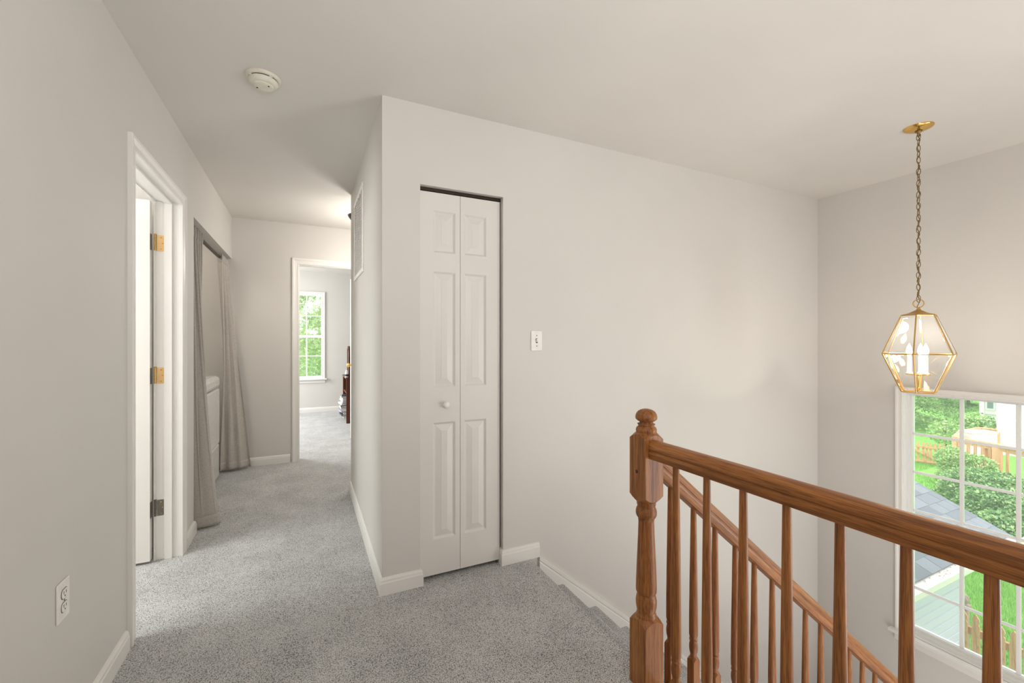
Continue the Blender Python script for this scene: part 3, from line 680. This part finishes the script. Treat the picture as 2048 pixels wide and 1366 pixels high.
for i in range(n):
    j = (i+1) % n; fs += [(i, j, 2*n+j, 2*n+i), (i, n+i, n+j, j), (n+i, 3*n+i, 3*n+j, n+j), (2*n+i, 2*n+j, 3*n+j, 3*n+i)]
o.add(F+Bk+Fi+Bi, fs); o.build('frame', M['mahogany'], mr)
MB().loft([[(.006, p, q) for p, q in inn], [(.012, p, q) for p, q in inn]]).build('mirror_glass', M['mirror'], mr)
MB().box(.0, .10, -.1, .1, 0, .012).build('foot', M['mahogany'], mr)
jr = thing('jar', 'small white jar standing on the bookcase in front of the mirror', 'jar', (.552, 6.885, .688))
MB().lathe([(.0, .001), (.020, 0), (.024, .004), (.024, .075), (.020, .085), (.014, .09)], seg=18).build('body', M['paper'], jr)
MB().lathe([(.0, .089), (.016, .088), (.016, .108), (0, .110)], seg=18).build('lid', M['paper'], jr)
MB().lathe([(.0244, .02), (.0244, .05)], seg=18, cap=False).build('label_band', M['ink'], jr)
# ------------------------------------------------------------------ outdoors
G = lambda X: -3.2+.028*(X-5)
MB_ = MB(); MB_.add([(4.07, -30, G(4.07)), (60, -30, G(60)), (60, 60, G(60)), (4.07, 60, G(4.07))], [(0, 1, 2, 3)])
MB_.add([(-40, 8.36, -3.2), (4.07, 8.36, -3.2), (4.07, 60, -3.2), (-40, 60, -3.2)], [(0, 1, 2, 3)])
S(MB_, 'lawn', M['lawn'], 'green mown lawn outside the windows', 'lawn')
def scatter(n, size, fn, up=.5, asp=.55, fold=0):
    """n single leaves (rhombus, two triangles each) placed by fn()"""
    P = np.array([fn() for _ in range(n)])
    nr = rng.normal(size=(n, 3)); nr[:, 2] += up*2; nr /= np.linalg.norm(nr, axis=1)[:, None]
    d = rng.normal(size=(n, 3)); d -= nr*(d*nr).sum(1)[:, None]; d /= np.linalg.norm(d, axis=1)[:, None]
    e = np.cross(nr, d); sz = size*rng.uniform(.6, 1.25, n)[:, None]
    a, b, c_, dd_ = P-d*sz*.5, P+e*sz*asp*.5-nr*sz*.08, P+d*sz*.5-nr*sz*.12, P-e*sz*asp*.5-nr*sz*.08
    V = np.stack([a, b, c_, dd_], 1).reshape(-1, 3); idx = np.arange(n)*4
    F = np.stack([idx, idx+1, idx+2, idx+3], 1)
    return V, F
def mesh_np(name, V, F, mat, parent=None, kind=None, loc=(0, 0, 0)):
    me = bpy.data.meshes.new(name); me.vertices.add(len(V)); me.vertices.foreach_set('co', V.astype(np.float32).ravel())
    me.loops.add(F.size); me.loops.foreach_set('vertex_index', F.astype(np.int32).ravel())
    me.polygons.add(len(F)); me.polygons.foreach_set('loop_start', np.arange(len(F), dtype=np.int32)*F.shape[1])
    me.update(calc_edges=True); me.validate(); me.materials.append(mat)
    o = bpy.data.objects.new(name, me); C.objects.link(o)
    if parent: o.parent = parent
    o.location = loc
    if kind: o['kind'] = kind
    return o
# grass blades where the lawn is close enough to show them
def grass(n, x0, x1, y0, y1, h):
    X = rng.uniform(x0, x1, n); Y = rng.uniform(y0, y1, n); Z = -3.2+.028*(X-5)
    P = np.stack([X, Y, Z], 1); a = rng.uniform(0, 2*PI, n); wd = .007
    e = np.stack([np.cos(a), np.sin(a), 0*a], 1)*wd; tip = P+np.stack([rng.normal(0, .03, n), rng.normal(0, .03, n), h*rng.uniform(.6, 1.2, n)], 1)
    V = np.stack([P-e, P+e, tip], 1).reshape(-1, 3); idx = np.arange(n)*3
    return V, np.stack([idx, idx+1, idx+2], 1)
V1, F1 = grass(52000, 7.3, 12.5, .6, 3.6, .10); V2, F2 = grass(16000, 12.5, 16.9, 4.2, 9, .10); V3, F3 = grass(9000, 16.9, 20, 6.6, 9.5, .10)
V2, F2 = np.vstack([V2, V3]), np.vstack([F2, F3+len(V2)])
tag(mesh_np('grass', np.vstack([V1, V2]), np.vstack([F1, F2+len(V1)]), M['grass_blade']), 'long bright grass blades growing on the lawn', 'grass', 'stuff')
# own side wing: shingled roof, gutter, lap siding
XE, YE, ZE, SL = 7.0, 1.90, -.905, .43
wg = thing('side_wing', 'low blue-grey sided house wing with a grey shingle roof outside the foyer window', 'building', (4.075, 2.15, -3.2))
W = lambda mb: (setattr(mb, 'v', [tuple(Vector(v)-Vector((4.075, 2.15, -3.2))) for v in mb.v]), mb)[1]
zr_ = lambda y: ZE+SL*(y-YE)
rf = MB(); YR = 4.3
pr_ = [(YE, ZE-.02), (YR, zr_(YR)-.02), (YR+2.4, ZE-.02), (YR+2.4, ZE-.1), (YE, ZE-.1)]
rf.loft([[(4.075, y, z-.005) for y, z in pr_], [(XE, y, z-.005) for y, z in pr_]]); W(rf).build('roof_deck', M['gutter'], wg)
# dark rim on the gable
NR = 17; ex = .143*math.cos(math.atan(SL)); th = math.atan(SL)
meshes = {}
for r_ in range(NR):
    x = 4.08; y = YE+.02+ex*r_-.0; k = 0
    random.seed(100+r_)
    wfirst = random.uniform(.08, .3)
    while x < XE+.01:
        wd = wfirst if k == 0 else random.choice([.15, .2, .25, .3])
        if k == 0: wd = round(wd, 2)
        if XE+.012-(x+wd) < .06: wd = XE+.012-x
        wd = round(min(wd, XE+.012-x), 3)
        if wd < .02: break
        dep = ex+.05
        key = wd
        if key not in meshes:
            o = MB().box(0, wd-.004, -.03, dep, 0, .007, lambda a, b, c_: (a, b*math.cos(th)-c_*math.sin(th), b*math.sin(th)+c_*math.cos(th)-.0055*(b/dep))).build('shingle', M['shingle'], wg); meshes[key] = o
        else:
            o = meshes[key].copy(); C.objects.link(o); o.parent = wg
        o.location = (x-4.075, y-2.15, zr_(y)-.002+random.uniform(0, .002)+3.2)
        x += wd; k += 1
gt = MB(); gp = [(1.96, -.965), (1.80, -.975), (1.775, -.94), (1.765, -.875), (1.785, -.868), (1.787, -.885), (1.80, -.925), (1.955, -.918), (1.955, -.905), (1.965, -.905)]
gt.loft([[(4.075, y, z) for y, z in gp], [(XE+.01, y, z) for y, z in gp]]); W(gt).build('gutter', M['gutter'], wg)
W(MB().box(4.075, XE, 1.965, 2.15, -1.06, -1.04).box(4.075, XE, 1.955, 1.975, -1.06, -.92)).build('soffit', M['white_siding'], wg)
tr_ = MB()
V, F = scatter(150, .018, lambda: (4.1+abs(rng.normal(0, .2))+rng.choice([.3, .75, 1.1, 1.5, 1.9]), rng.uniform(1.80, 1.94), -.915+rng.uniform(0, .004)), 3)
mesh_np('leaf_litter', V-np.array([4.075, 2.15, -3.2]), F, M['litter'], wg, 'stuff')
so = None
for k in range(22):
    z = -1.06-.0975*(k+1)
    if so is None:
        so = MB().loft([[(0, 0, 0), (0, -.026, 0), (0, -.028, .006), (0, -.024, .076), (0, -.012, .085), (0, -.003, .089), (0, -.003, .105), (0, 0, .105)], [(2.44, 0, 0), (2.44, -.026, 0), (2.44, -.028, .006), (2.44, -.024, .076), (2.44, -.012, .085), (2.44, -.003, .089), (2.44, -.003, .105), (2.44, 0, .105)]]).build('siding_board', M['siding'], wg); o = so
    else: o = so.copy(); C.objects.link(o); o.parent = wg
    o.location = (0, 0, z+3.2)
W(MB().box(4.075, 6.5, 2.15, 6.4, -3.25, -1.05)).build('wall_body', M['siding'], wg)
# pickets
def picket_mb(w, h, t=.018):
    pts = [(-w/2, 0), (w/2, 0), (w/2, h-.13), (w*.34, h-.115), (w*.34, h-.10), (w*.5, h-.075), (w*.40, h-.045), (0, h), (-w*.40, h-.045), (-w*.5, h-.075), (-w*.34, h-.10), (-w*.34, h-.115), (-w/2, h-.13)]
    mb = MB(); mb.loft([[(0, y, z) for y, z in pts], [(t, y, z) for y, z in pts]]); return mb
fn_ = thing('picket_fence', 'cedar picket fence running from the house wing across the near lawn', 'fence', (7.12, 2.2, G(7.12)))
po = picket_mb(.068, 1.16).build('picket', M['fence'], fn_)
for i in range(30):
    o = po if i == 0 else po.copy()
    if i: C.objects.link(o); o.parent = fn_
    o.location = (random.uniform(-.003, .003), .105-.1017*i, random.uniform(-.008, .008)-.02)
for z in (.25, .88): MB().box(.018, .055, -3.0, .2, z, z+.085).build('rail', M['fence'], fn_)
pst = MB().box(-.045, .045, -.045, .045, 0, 1.14).build('post', M['grey_wood'], fn_, (.12, .15, 0))
fi = MB(); fi.box(-.06, .06, -.06, .06, 1.14, 1.165); fi.lathe([(.03, 1.165), (.03, 1.18), (.055, 1.205), (.06, 1.235), (.048, 1.27), (.02, 1.295), (0, 1.305)], seg=16)
fi.build('finial', M['grey_wood'], pst)
gtv = Vector((18.37-18.1, 6.449-7.045, 0)); ga_ = math.atan2(gtv.y, gtv.x)+PI/2
gg = thing('garden_gate', 'far cedar picket gate with a diagonal brace on the lawn', 'gate', (18.1, 7.045, -2.76), ga_)
po = picket_mb(.062, .70).build('picket', M['fence'], gg)
for i, y in enumerate((.14, .02, -.10, -.22, -.30, -.39, -.50, -.60, -.70)):
    o = po if i == 0 else po.copy()
    if i: C.objects.link(o); o.parent = gg
    o.location = (0, y, random.uniform(-.01, .01))
for z in (.04, .50): MB().box(-.03, 0, -.75, .2, z, z+.06).build('rail', M['fence'], gg)
dbr = MB().loft([[(x, .12, z) for x, z in ((-.055, .52), (-.03, .52), (-.03, .455), (-.055, .455))], [(x, -.74, z) for x, z in ((-.055, .10), (-.03, .10), (-.03, .035), (-.055, .035))]]).build('diagonal_brace', M['fence'], gg)
# neighbour's deck
dk = thing('deck', 'neighbouring light cedar deck with railing behind the leafy shrub', 'deck', (0, 0, 0))
A, B_, C_, D_ = Vector((17.75, 5.05, 0)), Vector((17.93, 6.0, 0)), Vector((19.67, 6.37, 0)), Vector((20.74, 5.92, 0))
ZD = -2.70; ZR = -1.72
E_ = A+Vector((-.56, -.83, 0))*3.2
def bar(p, q, w, h): # box beam between two points, w wide, h tall
    p, q = Vector(p), Vector(q); d = (q-p).normalized(); sdv = d.cross(Vector((0, 0, 1))).normalized()*w/2; u = Vector((0, 0, h/2))
    mb = MB(); mb.loft([[p+sdv+u, p-sdv+u, p-sdv-u, p+sdv-u], [q+sdv+u, q-sdv+u, q-sdv-u, q+sdv-u]]); return mb
up = lambda v, z: Vector((v.x, v.y, z))
for p, zt, w_ in ((A, ZR+.03, .17), (A+Vector((.18, .22, 0)), ZR-.05, .14), (B_, ZR+.03, .11), (C_, ZR+.03, .12), (D_, ZR-.08, .13), (E_, ZR+.03, .13)):
    MB().box(-w_/2, w_/2, -w_/2, w_/2, -3.0, zt).build('post', M['deck'], dk, (p.x, p.y, 0))
dkbal = {}
def railrun(P, Q, n):
    bar(up(P, ZR), up(Q, ZR), .14, .05).build('top_rail', M['deck'], dk)
    bar(up(P, ZR-.10), up(Q, ZR-.10), .04, .12).build('sub_rail', M['deck'], dk)
    bar(up(P, ZD+.12), up(Q, ZD+.12), .05, .10).build('bottom_rail', M['deck'], dk)
    for i in range(1, n):
        p = P.lerp(Q, i/n)
        if 'b' not in dkbal: o = MB().box(-.025, .025, -.03, .03, 0, ZR-ZD-.08).build('baluster', M['deck'], dk); dkbal['b'] = o
        else: o = dkbal['b'].copy(); C.objects.link(o); o.parent = dk
        o.location = (p.x, p.y, ZD+.08)
railrun(A, B_, 6); railrun(A, E_, 11); railrun(B_, C_, 6)
# arched back rail
arch = MB(); pts = [C_.lerp(D_, t/14) for t in range(15)]
arch.tube([up(p, ZR-.02+.07*math.sin(PI*i/14)) for i, p in enumerate(pts)], .035, 8); arch.build('arched_rail', M['deck'], dk)
bar(up(C_, ZR-.05), up(D_, ZR-.05), .05, .05).build('back_rail', M['deck'], dk)
bar(up(A, ZD-.12), up(E_, ZD-.12), .05, .26).build('rim_board', M['deck'], dk); bar(up(A, ZD-.12), up(B_, ZD-.12), .05, .26).build('rim_board', M['deck'], dk)
for i in range(26):
    dvec = Vector((.83, -.56, 0)); p = A.lerp(E_, 0)+dvec*(.07+.14*i)
    bar(up(p, ZD), up(p+(E_-A), ZD), .13, .03).build('floor_board', M['deck'], dk)
fl2 = MB(); fl2.loft([[up(v, ZD-.05) for v in (A, B_, C_, D_)], [up(v, ZD-.01) for v in (A, B_, C_, D_)]]); fl2.build('landing_floor', M['deck'], dk)
tub = thing('storage_box', 'plain white storage box standing on the neighbouring deck', 'box', (19.2, 5.86, ZD), math.radians(-25.6))
MB().box(-.40, .40, -.16, .22, 0, 1.02).build('body', M['white_siding'], tub, bevel=.02)
MB().box(-.42, .42, -.18, .24, 1.02, 1.09).build('lid', M['white_siding'], tub, bevel=.02)
# neighbour's house
nh = thing('neighbour_house', 'white lap-sided neighbouring house behind the deck', 'house', (21.9, 6.2, -2.9))
N_ = lambda mb: (setattr(mb, 'v', [tuple(Vector(v)-Vector((21.9, 6.2, -2.9))) for v in mb.v]), mb)[1]
N_(MB().box(21.9, 29, -8, 6.2, -3, 3.2)).build('wall', M['white_siding'], nh)
N_(MB().box(23.5, 29, 6.2, 7.12, -3, 3.2)).build('recessed_wall', M['white_siding'], nh)
N_(MB().box(21.86, 21.92, 6.05, 6.24, -3, 3.2).box(23.44, 23.52, 7.02, 7.15, -3, 3.2)).build('corner_board', M['white_siding'], nh)
sb = MB()
for k in range(62):
    z = -2.9+.098*k
    if z > 3.1: break
    sb.loft([[(21.9, y, z), (21.882, y, z), (21.896, y, z+.1), (21.9, y, z+.1)] for y in (-8, 6.06)])
N_(sb).build('siding_boards', M['white_siding'], nh, kind='stuff')
wn_ = N_(MB().box(23.45, 23.5, 6.74, 6.98, -1.40, -.1)).build('window', M['vinyl'], nh)
N_(MB().box(23.44, 23.452, 6.78, 6.94, -1.33, -.16)).build('pane', M['dark_glass'], nh)
N_(MB().box(23.44, 23.5, 6.25, 7.0, -1.56, -1.53)).build('ledge_trim', M['gutter'], nh)
N_(MB().loft([[(21.4, -8.3, 3.2), (21.4, 7.3, 3.2), (29.4, 7.3, 3.2), (29.4, -8.3, 3.2)], [(25.4, -8.3, 5.6), (25.4, 7.3, 5.6), (25.5, 7.3, 5.6), (25.5, -8.3, 5.6)]])).build('roof', M['shingle'], nh)
# shrubs and trees
def blob(cs):
    def fn():
        c = cs[rng.integers(len(cs))]; v = rng.normal(size=3); v /= np.linalg.norm(v); r = c[3]*(.72+.28*rng.random()**.5)*(1+.12*math.sin(7*v[0]+5*v[1])*math.cos(6*v[2]))
        p = np.array([c[0]+v[0]*r, c[1]+v[1]*r, c[2]+v[2]*r*.85]); p[2] = max(p[2], G(p[0])+.02); return p
    return fn
def shrub(name, label, cs, n, size, mat, blossom=0):
    base = (cs[0][0], cs[0][1], G(cs[0][0])); r = thing(name, label, 'shrub', base)
    V, F = scatter(n, size, blob(cs), .7, .7); mesh_np('foliage', V-np.array(base), F, mat, r, 'stuff')
    st = MB()
    for c in cs:
        for k in range(4): st.tube([(c[0]+random.uniform(-.1, .1), c[1]+random.uniform(-.1, .1), G(c[0])-.02), (c[0]+random.uniform(-.3, .3)*c[3], c[1]+random.uniform(-.3, .3)*c[3], c[2]+c[3]*.5)], [.015, .006], 5)
    st.v = [tuple(Vector(v)-Vector(base)) for v in st.v]; st.build('stems', M['bark'], r, kind='stuff')
    if blossom:
        V, F = scatter(blossom, .05, blob([(c[0]-.1, c[1]-.1, c[2]+.1, c[3]) for c in cs]), 1, .8); mesh_np('blossoms', V-np.array(base), F, M['blossom'], r, 'stuff')
    return r
shrub('leafy_shrub', 'big leafy green shrub with pale blossoms below the deck', [(14.3, 4.15, -2.65, .62), (14.1, 3.75, -2.6, .6), (13.9, 3.2, -2.55, .7), (13.2, 3.7, -2.8, .5), (15.4, 4.8, -2.55, .6), (13.6, 2.7, -2.6, .7), (15.2, 4.2, -2.45, .55)], 36000, .068, M['shrub_leaf'], 90)
shrub('climbing_shrub', 'light green climbing shrub beside the deck stairs and gate', [(16.7, 5.62, -2.15, .40), (16.5, 5.5, -2.6, .42), (16.0, 5.3, -2.75, .42), (15.7, 5.25, -2.85, .40), (16.9, 5.2, -2.3, .42), (16.7, 4.9, -2.5, .35)], 16000, .058, leaf('pale_shrub_leaf', [srgb(134, 180, 106), srgb(168, 206, 130), srgb(204, 226, 160), srgb(108, 156, 96)]))
shrub('distant_shrub', 'light shrub rising behind the arched deck rail', [(22.0, 6.7, -1.75, .42), (21.8, 6.95, -1.9, .4), (21.0, 7.3, -2.1, .5)], 2400, .10, bpy.data.materials['pale_shrub_leaf'])
def tree(name, label, base, crown, n, size, mat, th=.16, asp=.42):
    r = thing(name, label, 'tree', base)
    V, F = scatter(n, size, crown, .8, asp); mesh_np('foliage', V-np.array(base), F, mat, r, 'stuff')
    MB().tube([(0, 0, 0), (.05, 0, 2), (0, .06, 5)], [th, th*.8, th*.3], 10).build('trunk', M['bark'], r); return r
def conifer(bx, by, bz, rad, h, z0=.3):
    def fn():
        k = rng.integers(60); a = k*2.399+rng.normal(0, .16); t = ((k+.5)/60)**1.25; rr = rad*(1-t*.9)*(.05+.95*rng.random()**.6)
        return np.array([bx+rr*math.cos(a), by+rr*math.sin(a), bz+z0+t*(h-z0)-.22*rr+rng.normal(0, .07)])
    return fn
tree('spruce_tree', 'light green spruce with drooping boughs behind the garden gate', (24.6, 9.95, -2.5), conifer(24.6, 9.95, -2.5, 2.5, 5.6, .2), 36000, .13, M['spruce'], .018, .3)
tree('spruce_tree', 'darker spruce between the light spruce and the white house', (33, 10.5, -2.42), conifer(33, 10.5, -2.42, 2.3, 7.5, .2), 24000, .14, M['dark_spruce'], .07, .3)
tree('spruce_tree', 'dim spruce farthest back behind the light spruce', (37, 16.4, -2.3), conifer(37, 16.4, -2.3, 3.4, 9, .1), 20000, .22, M['dark_spruce'])
tree('leafy_tree', 'pale yellow-green tree filling the bedroom window top', (-.6, 16, -3.2), blob([(-.3, 16, 1.9, 2.0), (-1.7, 15.6, 2.6, 1.6), (1.2, 16.4, 1.4, 1.4), (-.2, 15.6, 3.6, 1.2), (-1.2, 15, .9, 1.5)]), 22000, .16, M['tree_leaf'])
tree('leafy_tree', 'greyer green tree low behind the bedroom window panes', (.6, 23, -3.2), blob([(.6, 23, -.6, 2.4), (-1.6, 22.6, -.4, 2.4), (-.4, 22, -1.6, 2.2), (2.2, 24, 0, 2.2), (-.2, 23, 1.2, 2.2)]), 20000, .17, M['tree_leaf2'])
